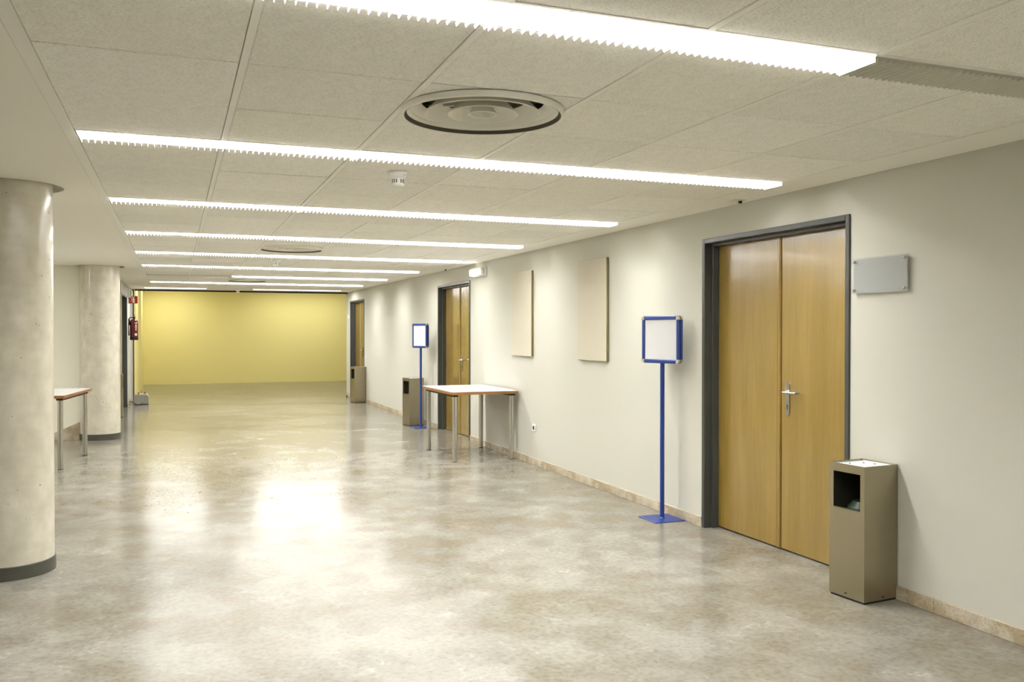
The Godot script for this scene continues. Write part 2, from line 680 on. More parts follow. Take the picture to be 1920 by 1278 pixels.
func build_walls() -> void:
	var w := structure("wall_right", "long cream painted wall with three double doors")
	var T := 0.25
	var zs := [3.4]
	for d in [[-4.17, -5.73], [-11.365, -12.93], [-18.53, -20.10]]:
		box("wall_panel", Vector3(WALL_R, 0, d[0]), Vector3(WALL_R + T, 3.1, zs[-1]), M.wall, w)
		box("wall_panel", Vector3(WALL_R, 2.175, d[1]), Vector3(WALL_R + T, 3.1, d[0]), M.wall, w)
		zs.append(d[1])
	box("wall_panel", Vector3(WALL_R, 0, -20.6), Vector3(WALL_R + T, 3.1, -20.10), M.wall, w)
	w = structure("wall_back", "plain cream wall closing the corridor behind the viewer")
	box("wall_panel", Vector3(-4.4, 0, 3.4), Vector3(3.985, 3.1, 3.6), M.wall, w)
	w = structure("wall_left", "cream wall of the side aisle behind the concrete columns")
	box("wall_panel", Vector3(-4.4, 0, -13.6), Vector3(-4.2, 3.1, 3.4), M.cream, w)
	box("wall_panel", Vector3(-4.4, 0, -13.75), Vector3(-1.13, 3.1, -13.45), M.cream, w)
	# sloping stone string at the foot of the cross wall
	var st := begin()
	extrude(st, PackedVector2Array([Vector2(-1.62, 0), Vector2(-1.13, 0), Vector2(-1.13, 0.285), Vector2(-1.62, 0.065)]), 0.03, Transform3D(Basis.IDENTITY, Vector3(0, 0, -13.45)))
	put("stone_string", st, M.skirting, w)
	w = structure("wall_left_far", "white wall with a dark framed doorway beyond the second column")
	box("wall_panel", Vector3(-1.4, 0, -17.0), Vector3(-1.13, 3.1, -13.75), M.wall, w)
	box("wall_panel", Vector3(-1.4, 0, -17.08), Vector3(-0.88, 3.1, -17.0), M.wall, w)
	box("wall_panel", Vector3(-1.4, 2.175, -18.9), Vector3(-0.88, 3.1, -17.08), M.wall, w)
	box("wall_panel", Vector3(-1.4, 0, -20.58), Vector3(-0.88, 3.1, -18.9), M.wall, w)
	w = structure("wall_yellow", "bright yellow wall closing the far end of the corridor")
	box("wall_panel", Vector3(-1.4, 0, -26.95), Vector3(7.2, 3.1, -26.65), M.yellow, w)
	box("wall_panel", Vector3(-1.4, 0, -26.65), Vector3(-0.82, 3.1, -20.62), M.yellow, w)
	box("wall_panel", Vector3(7.0, 0, -26.65), Vector3(7.2, 3.1, -20.6), M.yellow, w)
	w = structure("wall_hall", "cream wall beside the opening to the yellow end hall")
	box("wall_panel", Vector3(WALL_R + T, 0, -20.6), Vector3(7.2, 3.1, -20.4), M.wall, w)
	var t := structure("shade_trim_1", "corner strip with dark olive painted shade between the white wall and the yellow wall")
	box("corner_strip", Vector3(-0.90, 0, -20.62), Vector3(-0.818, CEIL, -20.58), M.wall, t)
	box("corner_shade", Vector3(-0.842, 0, -20.58), Vector3(-0.816, CEIL, -20.575), M.olive, t, 0.0, "dark olive painted gap shade")  # shade of the gap between the walls, painted as an olive strip


func tile_mesh(w: float, d: float, uv0: Vector2, hole := 0.0) -> ArrayMesh:
	var st := begin()
	if hole <= 0.0:
		bx(st, Vector3(-w / 2, 0, -d / 2), Vector3(w / 2, 0.016, d / 2), 0.003)
	else:
		# square tile with a round opening
		var segs := 48
		for k in segs:
			var pts := []
			var rim := []
			for j in [k, k + 1]:
				var a: float = TAU * j / segs + PI / 4
				var c := Vector2(cos(a), sin(a))
				var e := c / maxf(absf(c.x), absf(c.y))
				pts.append(Vector3(e.x * w / 2, 0, e.y * d / 2))
				rim.append(Vector3(c.x * hole, 0, c.y * hole))
			poly(st, [pts[0], pts[1], rim[1], rim[0]], Vector3.DOWN)
			poly(st, [rim[0], rim[1], rim[1] + Vector3(0, 0.016, 0), rim[0] + Vector3(0, 0.016, 0)], -rim[0])
			poly(st, [pts[0], pts[1], pts[1] + Vector3(0, 0.016, 0), pts[0] + Vector3(0, 0.016, 0)], pts[0])
	return st.commit()


func build_ceiling() -> void:
	var c := structure("ceiling", "suspended ceiling of fissured cream tiles with plaster borders")
	# solid slab above the void
	box("ceiling_slab", Vector3(-4.4, 2.62, -20.45), Vector3(3.985, 3.2, 3.6), M.void, c)
	box("hall_ceiling", Vector3(-1.4, 2.95, -26.95), Vector3(7.2, 3.2, -20.4), M.plaster, c)
	# plaster borders
	box("plaster_border", Vector3(3.44, CEIL, -20.45), Vector3(WALL_R, CEIL + 0.02, 3.4), M.plaster, c)
	var bead := begin()
	bx(bead, Vector3(3.432, CEIL - 0.001, -18.7), Vector3(3.44, CEIL + 0.012, 3.4))
	put("shadow_bead", bead, M.tbar, c)
	box("plaster_beam", Vector3(-0.90, CEIL, -19.53), Vector3(3.44, CEIL + 0.03, -18.66), M.plaster, c)
	box("plaster_beam", Vector3(-0.90, CEIL, -20.45), Vector3(3.44, CEIL + 0.03, -19.71), M.plaster, c)
	for q in [[-0.90, -0.585], [0.625, 1.565], [3.435, 3.44]]:
		box("plaster_beam", Vector3(q[0], CEIL, -19.71), Vector3(q[1], CEIL + 0.03, -19.53), M.plaster, c)
	box("edge_strip", Vector3(-0.80, CEIL - 0.032, -20.50), Vector3(WALL_R, CEIL + 0.6, -20.45), M.black, c, 0.0, "black edge strip where the ceiling ends")
	# plaster ceiling of the left aisle with round openings for the columns
	var cs := CSGBox3D.new()
	cs.name = "plaster_soffit"
	cs.size = Vector3(3.93, 0.02, 22.06)
	cs.position = Vector3(-2.435, CEIL + 0.01, -7.63)
	cs.material = M.plaster
	for z in [-6.25, -13.52]:
		var hole := CSGCylinder3D.new()
		hole.name = "column_opening"
		hole.operation = CSGShape3D.OPERATION_SUBTRACTION
		hole.radius = 0.322
		hole.height = 0.2
		hole.sides = 64
		hole.position = Vector3(-0.975 + 2.435, 0, z + 7.63)
		hole.material = M.plaster
		cs.add_child(hole)
	c.add_child(cs)
	box("edge_profile", Vector3(-0.4685, CEIL - 0.001, -18.66), Vector3(-0.42, CEIL + 0.012, 3.4), M.tbar, c)
	for z in [-6.25, -13.52]:
		var ring := begin()
		lathe(ring, [Vector2(0.34, CEIL + 0.14), Vector2(0.324, CEIL + 0.14), Vector2(0.324, CEIL + 0.005)], 64, Vector3(-0.975, 0, z))
		put("opening_collar", ring, M.plaster, c)
	# tiles between the light rows
	var meshes := {}
	for i in range(-3, 8):
		var z1 := ROW0 - PITCH * i - LIGHT_W
		var z2 := ROW0 - PITCH * (i + 1)
		if i == -3:
			z1 = 3.4
		var rows := 3
		if i == 7:
			rows = 2
			z2 = -18.655
		for k in 6:
			var xa: float = GRID[k] + (0.0125 if k > 0 else -0.0055)
			var xb: float = GRID[k + 1] - (0.0125 if k < 5 else 0.008)
			for r in rows:
				var d := (z1 - z2) / rows
				var za := z1 - d * r
				var has_vent := k == 2 and r == 1 and i in [0, 3, 6]
				var key := "%d_%.3f_%s" % [k, d, has_vent]
				if not meshes.has(key):
					meshes[key] = tile_mesh(xb - xa - 0.003, d - 0.006, Vector2.ZERO, 0.295 if has_vent else 0.0)
				var t := shared("ceiling_tile", meshes[key], M.tiles[rng.randi() % 3], c, Vector3((xa + xb) / 2, CEIL + rng.randf_range(0.0, 0.0025), za - d / 2))
				t.rotation = Vector3(rng.randf_range(-0.003, 0.003), 0, rng.randf_range(-0.0015, 0.0015))
			if k > 0:
				box("grid_bar", Vector3(GRID[k] - 0.0125, CEIL - 0.001, z2 + 0.002), Vector3(GRID[k] + 0.0125, CEIL + 0.018, z1 - 0.002), M.tbar, c, 0.001)
		# slim flanges along the lights
		if i < 7:
			box("light_flange", Vector3(-0.415, CEIL - 0.0005, z2 - 0.006), Vector3(3.43, CEIL + 0.01, z2 + 0.004), M.tbar, c)


func build_columns() -> void:
	var words := ["round concrete column standing at the near left edge", "round concrete column farther off beside the white table"]
	var zs := [-6.2, -13.46]
	for k in 2:
		var o := thing("concrete_column", words[k], "column", Vector3(-0.968, 0, zs[k]), 40.0 * k, "round concrete columns")
		var st := begin()
		lathe(st, [Vector2(0.256, 0.0), Vector2(0.256, 2.61)], 64)
		put("shaft", st, M.concrete, o)
		st = begin()
		lathe(st, [Vector2(0.2565, 0.0), Vector2(0.264, 0.0), Vector2(0.264, 0.078), Vector2(0.262, 0.082), Vector2(0.2565, 0.082)], 64)
		put("base_band", st, M.column_base, o, Vector3.ZERO, "dark grey skirting band")


func make_double_door(o: Node3D) -> void:
	# origin: middle of the opening at the floor, on the wall plane; the corridor lies toward -x; y up; z along the wall
	var H := 2.175
	var W := 0.78
	var F := 0.035
	var st := begin()
	# steel frame: face strips and deep reveals
	for s in [-1.0, 1.0]:
		var z0: float = s * W
		var z1: float = s * (W - F)
		bx(st, Vector3(-0.012, 0, minf(z0, z1)), Vector3(0.16, H, maxf(z0, z1)), 0.003)
		var z2: float = s * (W - F - 0.02)
		bx(st, Vector3(0.05, 0, minf(z1, z2)), Vector3(0.105, H - F, maxf(z1, z2)), 0.002)
	bx(st, Vector3(-0.012, H - F, -W + F), Vector3(0.16, H, W - F), 0.003)
	bx(st, Vector3(0.05, H - F - 0.02, -W + F + 0.02), Vector3(0.105, H - F, W - F - 0.02), 0.002)
	put("door_frame", st, M.frame, o, Vector3.ZERO, "dark grey steel frame")
	for s in [-1.0, 1.0]:
		# s = -1: the leaf farther from the viewer
		var za: float = s * (W - F - 0.004)
		var zb: float = s * 0.005 + (0.0 if s > 0 else 0.0)
		st = begin()
		bx(st, Vector3(0.106 if s < 0 else 0.110, 0.008, minf(za, zb)), Vector3(0.148, H - F - 0.004, maxf(za, zb)), 0.004)
		var leaf := put("door_leaf", st, M.veneer, o)
		if s < 0:
			# rounded lip that covers the meeting edge
			st = begin()
			var lip := []
			for k in 9:
				var a := PI * k / 8
				lip.append(Vector2(0.107 - 0.010 * sin(a), -0.034 + 0.017 - 0.017 * cos(a)))
			var ol := PackedVector2Array(lip)
			extrude(st, ol, H - F - 0.02, Transform3D(Basis(Vector3(1, 0, 0), Vector3(0, 0, 1), Vector3(0, -1, 0)), Vector3(0, H - F - 0.008, 0)))
			put("meeting_strip", st, M.veneer, leaf)
		else:
			st = begin()
			bx(st, Vector3(0.1065, 0.008, -0.004), Vector3(0.12, H - F - 0.004, 0.0045))
			put("meeting_gap", st, M.veneer_edge, leaf)
			# lever handle on a long plate
			var pl := PackedVector2Array()
			for k in 13:
				var a := PI * k / 12
				pl.append(Vector2(0.020 * cos(a), 0.094 + 0.020 * sin(a)))
			for k in 13:
				var a := PI + PI * k / 12
				pl.append(Vector2(0.020 * cos(a), -0.094 + 0.020 * sin(a)))
			st = begin()
			extrude(st, pl, 0.008, Transform3D(Basis(Vector3(0, 0, 1), Vector3(0, 1, 0), Vector3(-1, 0, 0)), Vector3(0.1105, 1.03, 0.075)))
			put("handle_plate", st, M.steel, leaf)
			st = begin()
			tube(st, [Vector3(0.104, 1.075, 0.075), Vector3(0.072, 1.075, 0.075), Vector3(0.058, 1.075, 0.080), Vector3(0.054, 1.075, 0.094), Vector3(0.054, 1.075, 0.185), Vector3(0.058, 1.075, 0.199), Vector3(0.072, 1.075, 0.204), Vector3(0.092, 1.075, 0.204)], 0.0095, 12)
			lathe(st, [Vector2(0.0, 0.0), Vector2(0.016, 0.0), Vector2(0.016, 0.012), Vector2(0.0, 0.012)], 20, Vector3.ZERO, Transform3D(Basis(Vector3(0, 0, 1), Vector3(-1, 0, 0), Vector3(0, -1, 0)), Vector3(0.1035, 1.075, 0.075)))
			put("lever", st, M.chrome, leaf)
			st = begin()
			bx(st, Vector3(0.1005, 0.958, 0.0715), Vector3(0.1035, 0.982, 0.0785))
			lathe(st, [Vector2(0.0, 0.0), Vector2(0.006, 0.0), Vector2(0.006, 0.002), Vector2(0.0, 0.002)], 14, Vector3.ZERO, Transform3D(Basis(Vector3(0, 0, 1), Vector3(-1, 0, 0), Vector3(0, -1, 0)), Vector3(0.1025, 0.985, 0.075)))
			put("keyhole", st, M.slot, leaf).set_meta("kind", "stuff")


func build_doors() -> void:
	var words := ["nearest wooden double door in a dark frame, beside the glass plaque", "middle wooden double door behind the white table", "farthest wooden double door next to the yellow wall"]
	var at := [-4.95, -12.148, -19.315]
	var proto := structure("door_1", words[0])
	make_double_door(proto)
	proto.position = Vector3(WALL_R, 0, at[0])
	for k in [1, 2]:
		var d: Node3D = proto.duplicate()
		d.name = "door_%d" % (k + 1)
		add_child(d, true)
		d.position = Vector3(WALL_R, 0, at[k])
		d.set_meta("label", words[k])
	var o := structure("door_4", "dark framed doorway in the left wall beyond the second column")
	var st := begin()
	bx(st, Vector3(-1.2, 0, -18.9), Vector3(-0.875, 2.175, -18.85), 0.003)
	bx(st, Vector3(-1.2, 0, -17.08), Vector3(-0.875, 2.175, -17.04 - 0.08), 0.003)
	bx(st, Vector3(-1.2, 2.135, -18.85), Vector3(-0.875, 2.175, -17.12), 0.003)
	put("door_frame", st, M.frame, o)
	st = begin()
	bx(st, Vector3(-1.19, 0.008, -18.845), Vector3(-1.15, 2.13, -17.99), 0.003)
	put("door_leaf", st, M.veneer, o)
	st = begin()
	bx(st, Vector3(-1.19, 0.008, -17.98), Vector3(-1.15, 2.13, -17.125), 0.003)
	put("door_leaf", st, M.veneer, o)


func build_baseboards() -> void:
	var b := structure("baseboard_right", "low beige stone skirting along the right wall")
	for run in [[3.38, -4.165], [-5.735, -11.36], [-12.935, -18.525], [-20.105, -20.6]]:
		var len: float = run[0] - run[1]
		var n := maxi(1, int(round(len / 0.62)))
		for k in n:
			var za: float = run[0] - len * k / n
			var zb: float = run[0] - len * (k + 1) / n
			box("stone_piece", Vector3(WALL_R - 0.012 - rng.randf() * 0.0012, 0, zb + 0.0008), Vector3(WALL_R, 0.077 + rng.randf_range(-0.001, 0.001), za - 0.0008), M.skirting, b, 0.002)
	b = structure("baseboard_aisle", "low beige stone skirting along the left aisle wall")
	for k in 24:
		box("stone_piece", Vector3(-4.2, 0, 3.38 - 0.70 * (k + 1) + 0.001), Vector3(-4.188, 0.077, 3.38 - 0.70 * k), M.skirting, b, 0.002)
	b = structure("baseboard_left", "low beige stone skirting along the far left wall")
	for run in [[-18.905, -19.74], [-19.742, -20.575]]:
		box("stone_piece", Vector3(-0.88, 0, run[1]), Vector3(-0.868, 0.077, run[0]), M.skirting, b, 0.002)


# =================================================================== things on the floor
func build_bins() -> void:
	# square steel bin with an ashtray top; its opening faces -x
	var o := thing("litter_bin", "steel litter bin with ashtray top in front of the nearest wooden door", "litter bin", Vector3(3.592, 0, -3.905), 5.0, "steel litter bins with ashtray tops")
	var D := 0.126
	var W := 0.124
	var H := 0.748
	var t := 0.002
	var st := begin()
	# front with a rectangular opening
	var a := Vector2(-0.095, 0.500)
	var b := Vector2(0.095, 0.702)
	bx(st, Vector3(-D, 0.012, -W), Vector3(-D + t, a.y, W))
	bx(st, Vector3(-D, b.y, -W), Vector3(-D + t, H, W))
	bx(st, Vector3(-D, a.y, -W), Vector3(-D + t, b.y, a.x))
	bx(st, Vector3(-D, a.y, b.x), Vector3(-D + t, b.y, W))
	# folded rim of the opening
	bx(st, Vector3(-D, a.y - 0.001, a.x), Vector3(-D + 0.018, a.y + 0.001, b.x))
	bx(st, Vector3(-D, b.y - 0.001, a.x), Vector3(-D + 0.018, b.y + 0.001, b.x))
	bx(st, Vector3(-D + t, 0.012, W - t), Vector3(D, H, W))
	bx(st, Vector3(-D + t, 0.012, -W), Vector3(D, H, -W + t))
	bx(st, Vector3(D - t, 0.012, -W + t), Vector3(D, H, W - t))
	put("body", st, M.brushed, o)
	st = begin()
	bx(st, Vector3(-D + 0.006, 0.0, -W + 0.006), Vector3(D - 0.006, 0.012, W - 0.006))
	put("base", st, M.rubber, o)
	st = begin()
	bx(st, Vector3(-D + 0.02, 0.02, -W + 0.008), Vector3(D - 0.008, 0.025, W - 0.008))
	bx(st, Vector3(D - 0.01, 0.02, -W + 0.008), Vector3(D - 0.006, 0.715, W - 0.008))
	bx(st, Vector3(-D + 0.02, 0.02, W - 0.010), Vector3(D - 0.010, 0.715, W - 0.006))
	bx(st, Vector3(-D + 0.02, 0.02, -W + 0.006), Vector3(D - 0.010, 0.715, -W + 0.010))
	put("liner", st, M.liner, o)
	# crumpled dark green bag inside
	st = begin()
	lathe(st, [Vector2(0.095, 0.03), Vector2(0.098, 0.44), Vector2(0.085, 0.50), Vector2(0.055, 0.535), Vector2(0.02, 0.52), Vector2(0.0, 0.525)], 9)
	put("rubbish_bag", st, M.bag, o)
	# white ashtray with slots along its far side and dark dots
	st = begin()
	bx(st, Vector3(-D + 0.003, H - 0.014, -W + 0.003), Vector3(D - 0.003, H - 0.007, W - 0.003), 0.001)
	var tray := put("ashtray", st, M.tray, o)
	st = begin()
	for k in 7:
		var x := -D + 0.03 + k * 0.031
		bx(st, Vector3(x, H - 0.0072, -W + 0.006), Vector3(x + 0.013, H - 0.0058, -W + 0.034))
	for q in [[-0.05, -0.05], [0.03, -0.025], [0.055, 0.03]]:
		lathe(st, [Vector2(0.006, H - 0.0072), Vector2(0.006, H - 0.0045), Vector2(0.0, H - 0.004)], 12, Vector3(q[0], 0, q[1]))
	put("slot", st, M.slot, tray).set_meta("kind", "stuff")
	st = begin()
	bx(st, Vector3(-D - 0.0008, 0.030, -0.012), Vector3(-D, 0.036, 0.004))
	bx(st, Vector3(0.01, 0.024, W), Vector3(0.025, 0.030, W + 0.0008))
	put("drain_slot", st, M.dark_hole, o).set_meta("kind", "stuff")
	copy(o, "steel litter bin beside the blue sign stand near the middle door", Vector3(3.525, 0, -13.63), 13.0)
	copy(o, "steel litter bin in front of the farthest wooden door", Vector3(3.588, 0, -18.42), 9.0)
	copy(o, "steel litter bin half hidden behind the second concrete column", Vector3(-0.975, 0, -16.75), 180.0)


func build_tables() -> void:
	var o := thing("folding_table", "white topped table with tubular legs against the right wall", "table", Vector3(3.308, 0, -10.135), 0.0, "white topped tables with tubular legs")
	var X := 0.405
	var Z := 0.635
	var st := begin()
	var r := 0.03
	var ol := PackedVector2Array()
	for q in [[1, 1, 0.0], [-1, 1, PI / 2], [-1, -1, PI], [1, -1, PI * 1.5]]:
		for k in 7:
			var a: float = q[2] + PI / 2 * k / 6
			ol.append(Vector2(q[0] * (X - r) + r * cos(a), q[1] * (Z - r) + r * sin(a)))
	extrude(st, ol, 0.0315, Transform3D(Basis(Vector3(1, 0, 0), Vector3(0, 0, 1), Vector3(0, -1, 0)), Vector3(0, 0.797, 0)))
	var top := put("tabletop", st, M.oak_edge, o, Vector3.ZERO, "brown wooden edge")
	st = begin()
	var inner := PackedVector2Array()
	for p in ol:
		inner.append(p * Vector2((X - 0.002) / X, (Z - 0.002) / Z))
	extrude(st, inner, 0.003, Transform3D(Basis(Vector3(1, 0, 0), Vector3(0, 0, 1), Vector3(0, -1, 0)), Vector3(0, 0.80, 0)))
	put("laminate", st, M.laminate, top, Vector3.ZERO, "white laminate surface")
	for sx in [-1.0, 1.0]:
		for sz in [-1.0, 1.0]:
			var c := Vector3(sx * (X - 0.06), 0, sz * (Z - 0.085))
			st = begin()
			lathe(st, [Vector2(0.0, 0.004), Vector2(0.026, 0.004), Vector2(0.028, 0.008), Vector2(0.028, 0.745)], 24, c)
			var leg := put("leg", st, M.leg, o)
			st = begin()
			bx(st, c + Vector3(-0.034, 0.742, -0.034), c + Vector3(0.034, 0.7655, 0.034), 0.004)
			put("leg_socket", st, M.rubber, leg)
			st = begin()
			lathe(st, [Vector2(0.0, 0.0), Vector2(0.027, 0.0), Vector2(0.027, 0.007), Vector2(0.0, 0.007)], 20, c)
			put("foot", st, M.rubber, leg)
	# rails under the top
	for sx in [-1.0, 1.0]:
		st = begin()
		bx(st, Vector3(sx * (X - 0.06) - 0.012, 0.735, -Z + 0.12), Vector3(sx * (X - 0.06) + 0.012, 0.765, Z - 0.12), 0.002)
		put("rail", st, M.rubber, o)
	copy(o, "white topped table with tubular legs half hidden behind the near column", Vector3(-1.425, 0, -11.18), -7.5)


func build_sign_stands() -> void:
	# double-sided poster frame on a post; its poster faces local -x
	var o := thing("sign_stand", "blue poster stand beside the nearest wooden door", "sign stand", Vector3(3.595, 0, -6.09), 0.0, "blue poster stands")
	var st := begin()
	bx(st, Vector3(-0.138, 0, -0.138), Vector3(0.138, 0.007, 0.138), 0.0025)
	put("base_plate", st, M.blue, o)
	st = begin()
	lathe(st, [Vector2(0.0175, 0.007), Vector2(0.0175, 1.236), Vector2(0.0, 1.236)], 24)
	lathe(st, [Vector2(0.024, 0.007), Vector2(0.024, 0.010), Vector2(0.0175, 0.016)], 24)
	put("post", st, M.blue, o)
	var head := Node3D.new()
	head.name = "poster_frame"
	head.position = Vector3(-0.004, 1.418, 0.0)
	head.rotation_degrees.y = 16.0
	o.add_child(head, true)
	var A := 0.200
	var B := 0.187
	var w := 0.031
	for side in [-1.0, 1.0]:
		var x0: float = 0.006 * side
		var x1: float = 0.0255 * side
		var xl := minf(x0, x1)
		var xh := maxf(x0, x1)
		for bar in [[B - w, B, -A + w, A - w], [-B, -B + w, -A + w, A - w], [-B + w, B - w, -A, -A + w], [-B + w, B - w, A - w, A]]:
			st = begin()
			bx(st, Vector3(xl, bar[0], bar[2]), Vector3(xh, bar[1], bar[3]), 0.006)
			put("snap_bar", st, M.blue, head)
		for sy in [-1.0, 1.0]:
			for sz in [-1.0, 1.0]:
				st = begin()
				var cn := PackedVector2Array()
				cn.append(Vector2(0, 0))
				for k in 7:
					var a := PI / 2 * k / 6
					cn.append(Vector2(w * cos(a), w * sin(a)))
				var bs := Basis(Vector3(0, 0, sz), Vector3(0, sy, 0), Vector3(1, 0, 0))
				extrude(st, cn, xh - xl + 0.001, Transform3D(bs, Vector3(xl - 0.0005, sy * (B - w), sz * (A - w))))
				put("corner_cap", st, M.chrome, head, Vector3.ZERO, "chrome corner")
		st = begin()
		var px: float = side * 0.016
		bx(st, Vector3(minf(px, px - side * 0.008), -B + w - 0.002, -A + w - 0.002), Vector3(maxf(px, px - side * 0.008), B - w + 0.002, A - w + 0.002))
		put("poster", st, M.poster, head, Vector3.ZERO, "blank white poster")
	st = begin()
	bx(st, Vector3(-0.006, -B + 0.012, -A + 0.012), Vector3(0.006, B - 0.012, A - 0.012))
	put("core_panel", st, M.steel, head)
	copy(o, "blue poster stand beside the middle wooden door", Vector3(3.535, 0, -13.20), 2.0)


# =================================================================== things on the walls
func build_wall_things() -> void:
	var st: SurfaceTool
	# two fabric-covered sound panels
	var o := thing("acoustic_panel", "tall beige fabric wall panel nearer to the viewer", "wall panel", Vector3(WALL_R, 1.686, -7.592), 0.0, "beige fabric wall panels")
	st = begin()
	bx(st, Vector3(-0.030, -0.482, -0.312), Vector3(-0.010, 0.482, 0.312), 0.004)
	var pan := put("panel", st, M.felt, o)
	st = begin()
	bx(st, Vector3(-0.027, -0.478, 0.311), Vector3(-0.004, 0.478, 0.3145), 0.001)
	put("edge_band", st, M.felt_edge, pan)
	st = begin()
	bx(st, Vector3(-0.010, -0.44, -0.27), Vector3(-0.002, 0.44, 0.27))
	put("backing", st, M.felt_edge, o)
	st = begin()
	tube(st, [Vector3(-0.004, -0.44, -0.01), Vector3(-0.012, -0.492, -0.01), Vector3(-0.020, -0.496, -0.01)], 0.004, 8)
	put("hook", st, M.steel, o)
	copy(o, "tall beige fabric wall panel nearer to the middle door", Vector3(WALL_R, 1.684, -9.425))

	# glass plaque on four stand-offs
	o = thing("glass_plaque", "blank grey glass plaque beside the nearest wooden door", "plaque", Vector3(WALL_R, 1.803, -3.922))
	st = begin()
	bx(st, Vector3(-0.0165, -0.097, -0.205), Vector3(-0.0145, 0.097, 0.200))
	put("grey_sheet", st, M.plaque_back, o)
	st = begin()
	bx(st, Vector3(-0.026, -0.103, -0.213), Vector3(-0.018, 0.103, 0.213), 0.001)
	put("glass_pane", st, M.glass, o)
	for sy in [-1.0, 1.0]:
		for sz in [-1.0, 1.0]:
			st = begin()
			lathe(st, [Vector2(0.0, 0.0), Vector2(0.007, 0.0), Vector2(0.007, 0.0265), Vector2(0.0085, 0.0265), Vector2(0.0085, 0.033), Vector2(0.006, 0.036), Vector2(0.0, 0.036)], 16, Vector3.ZERO, Transform3D(Basis(Vector3(0, 0, 1), Vector3(-1, 0, 0), Vector3(0, -1, 0)), Vector3(0, sy * 0.083, sz * 0.19)))
			put("standoff", st, M.chrome, o)

	# emergency light above the middle door
	o = thing("emergency_light", "white emergency light box above the middle wooden door", "emergency light", Vector3(WALL_R, 2.255, -10.93))
	st = begin()
	bx(st, Vector3(-0.03, -0.055, -0.255), Vector3(0.0, 0.055, 0.255), 0.006)
	put("back_box", st, M.white_plastic, o)
	st = begin()
	bx(st, Vector3(-0.085, -0.048, -0.235), Vector3(-0.028, 0.048, 0.06), 0.012)
	put("lamp_cover", st, M.emergency_lamp, o)
	st = begin()
	bx(st, Vector3(-0.080, -0.048, 0.062), Vector3(-0.028, 0.048, 0.24), 0.008)
	put("battery_cover", st, M.white_plastic, o)
	var g := OmniLight3D.new()
	g.name = "emergency_glow"
	g.position = Vector3(-0.10, 0, -0.09)
	g.light_energy = 0.02
	g.light_size = 0.03
	g.light_color = LAMP_COLOR
	g.omni_range = 30.0
	g.omni_attenuation = 2.0
	g.shadow_enabled = true
	o.add_child(g)

	# socket low on the wall, light switch near the yellow wall
	o = thing("wall_socket", "small white socket low on the wall beyond the blue sign stand", "socket", Vector3(WALL_R, 0.412, -9.087))
	st = begin()
	bx(st, Vector3(-0.010, -0.040, -0.040), Vector3(0.0, 0.040, 0.040), 0.004)
	put("plate", st, M.white_plastic, o)
	st = begin()
	lathe(st, [Vector2(0.024, 0.0), Vector2(0.024, 0.003), Vector2(0.020, 0.003), Vector2(0.019, 0.001), Vector2(0.0, 0.001)], 20, Vector3.ZERO, Transform3D(Basis(Vector3(0, 0, 1), Vector3(-1, 0, 0), Vector3(0, -1, 0)), Vector3(-0.0095, 0, 0)))
	put("socket_well", st, M.slot, o)
	o = thing("light_switch", "small white switch between the farthest door and the yellow wall", "switch", Vector3(WALL_R, 1.82, -20.36))
	st = begin()
	bx(st, Vector3(-0.009, -0.042, -0.042), Vector3(0.0, 0.042, 0.042), 0.003)
	put("plate", st, M.white_plastic, o)
	st = begin()
	bx(st, Vector3(-0.015, -0.026, -0.026), Vector3(-0.008, 0.026, 0.026), 0.003)
	put("rocker", st, M.tray, o)
	# door stop on the floor by the last door
	o = thing("door_stop", "small steel door stop on the floor before the yellow hall", "door stop", Vector3(3.63, 0, -20.0))
	st = begin()
	lathe(st, [Vector2(0.0, 0.0), Vector2(0.03, 0.0), Vector2(0.03, 0.006), Vector2(0.013, 0.010), Vector2(0.013, 0.045), Vector2(0.0, 0.048)], 20)
	put("stem", st, M.steel, o)
	st = begin()
	lathe(st, [Vector2(0.013, 0.020), Vector2(0.019, 0.022), Vector2(0.019, 0.038), Vector2(0.013, 0.040)], 20)
	put("rubber_ring", st, M.rubber, o)


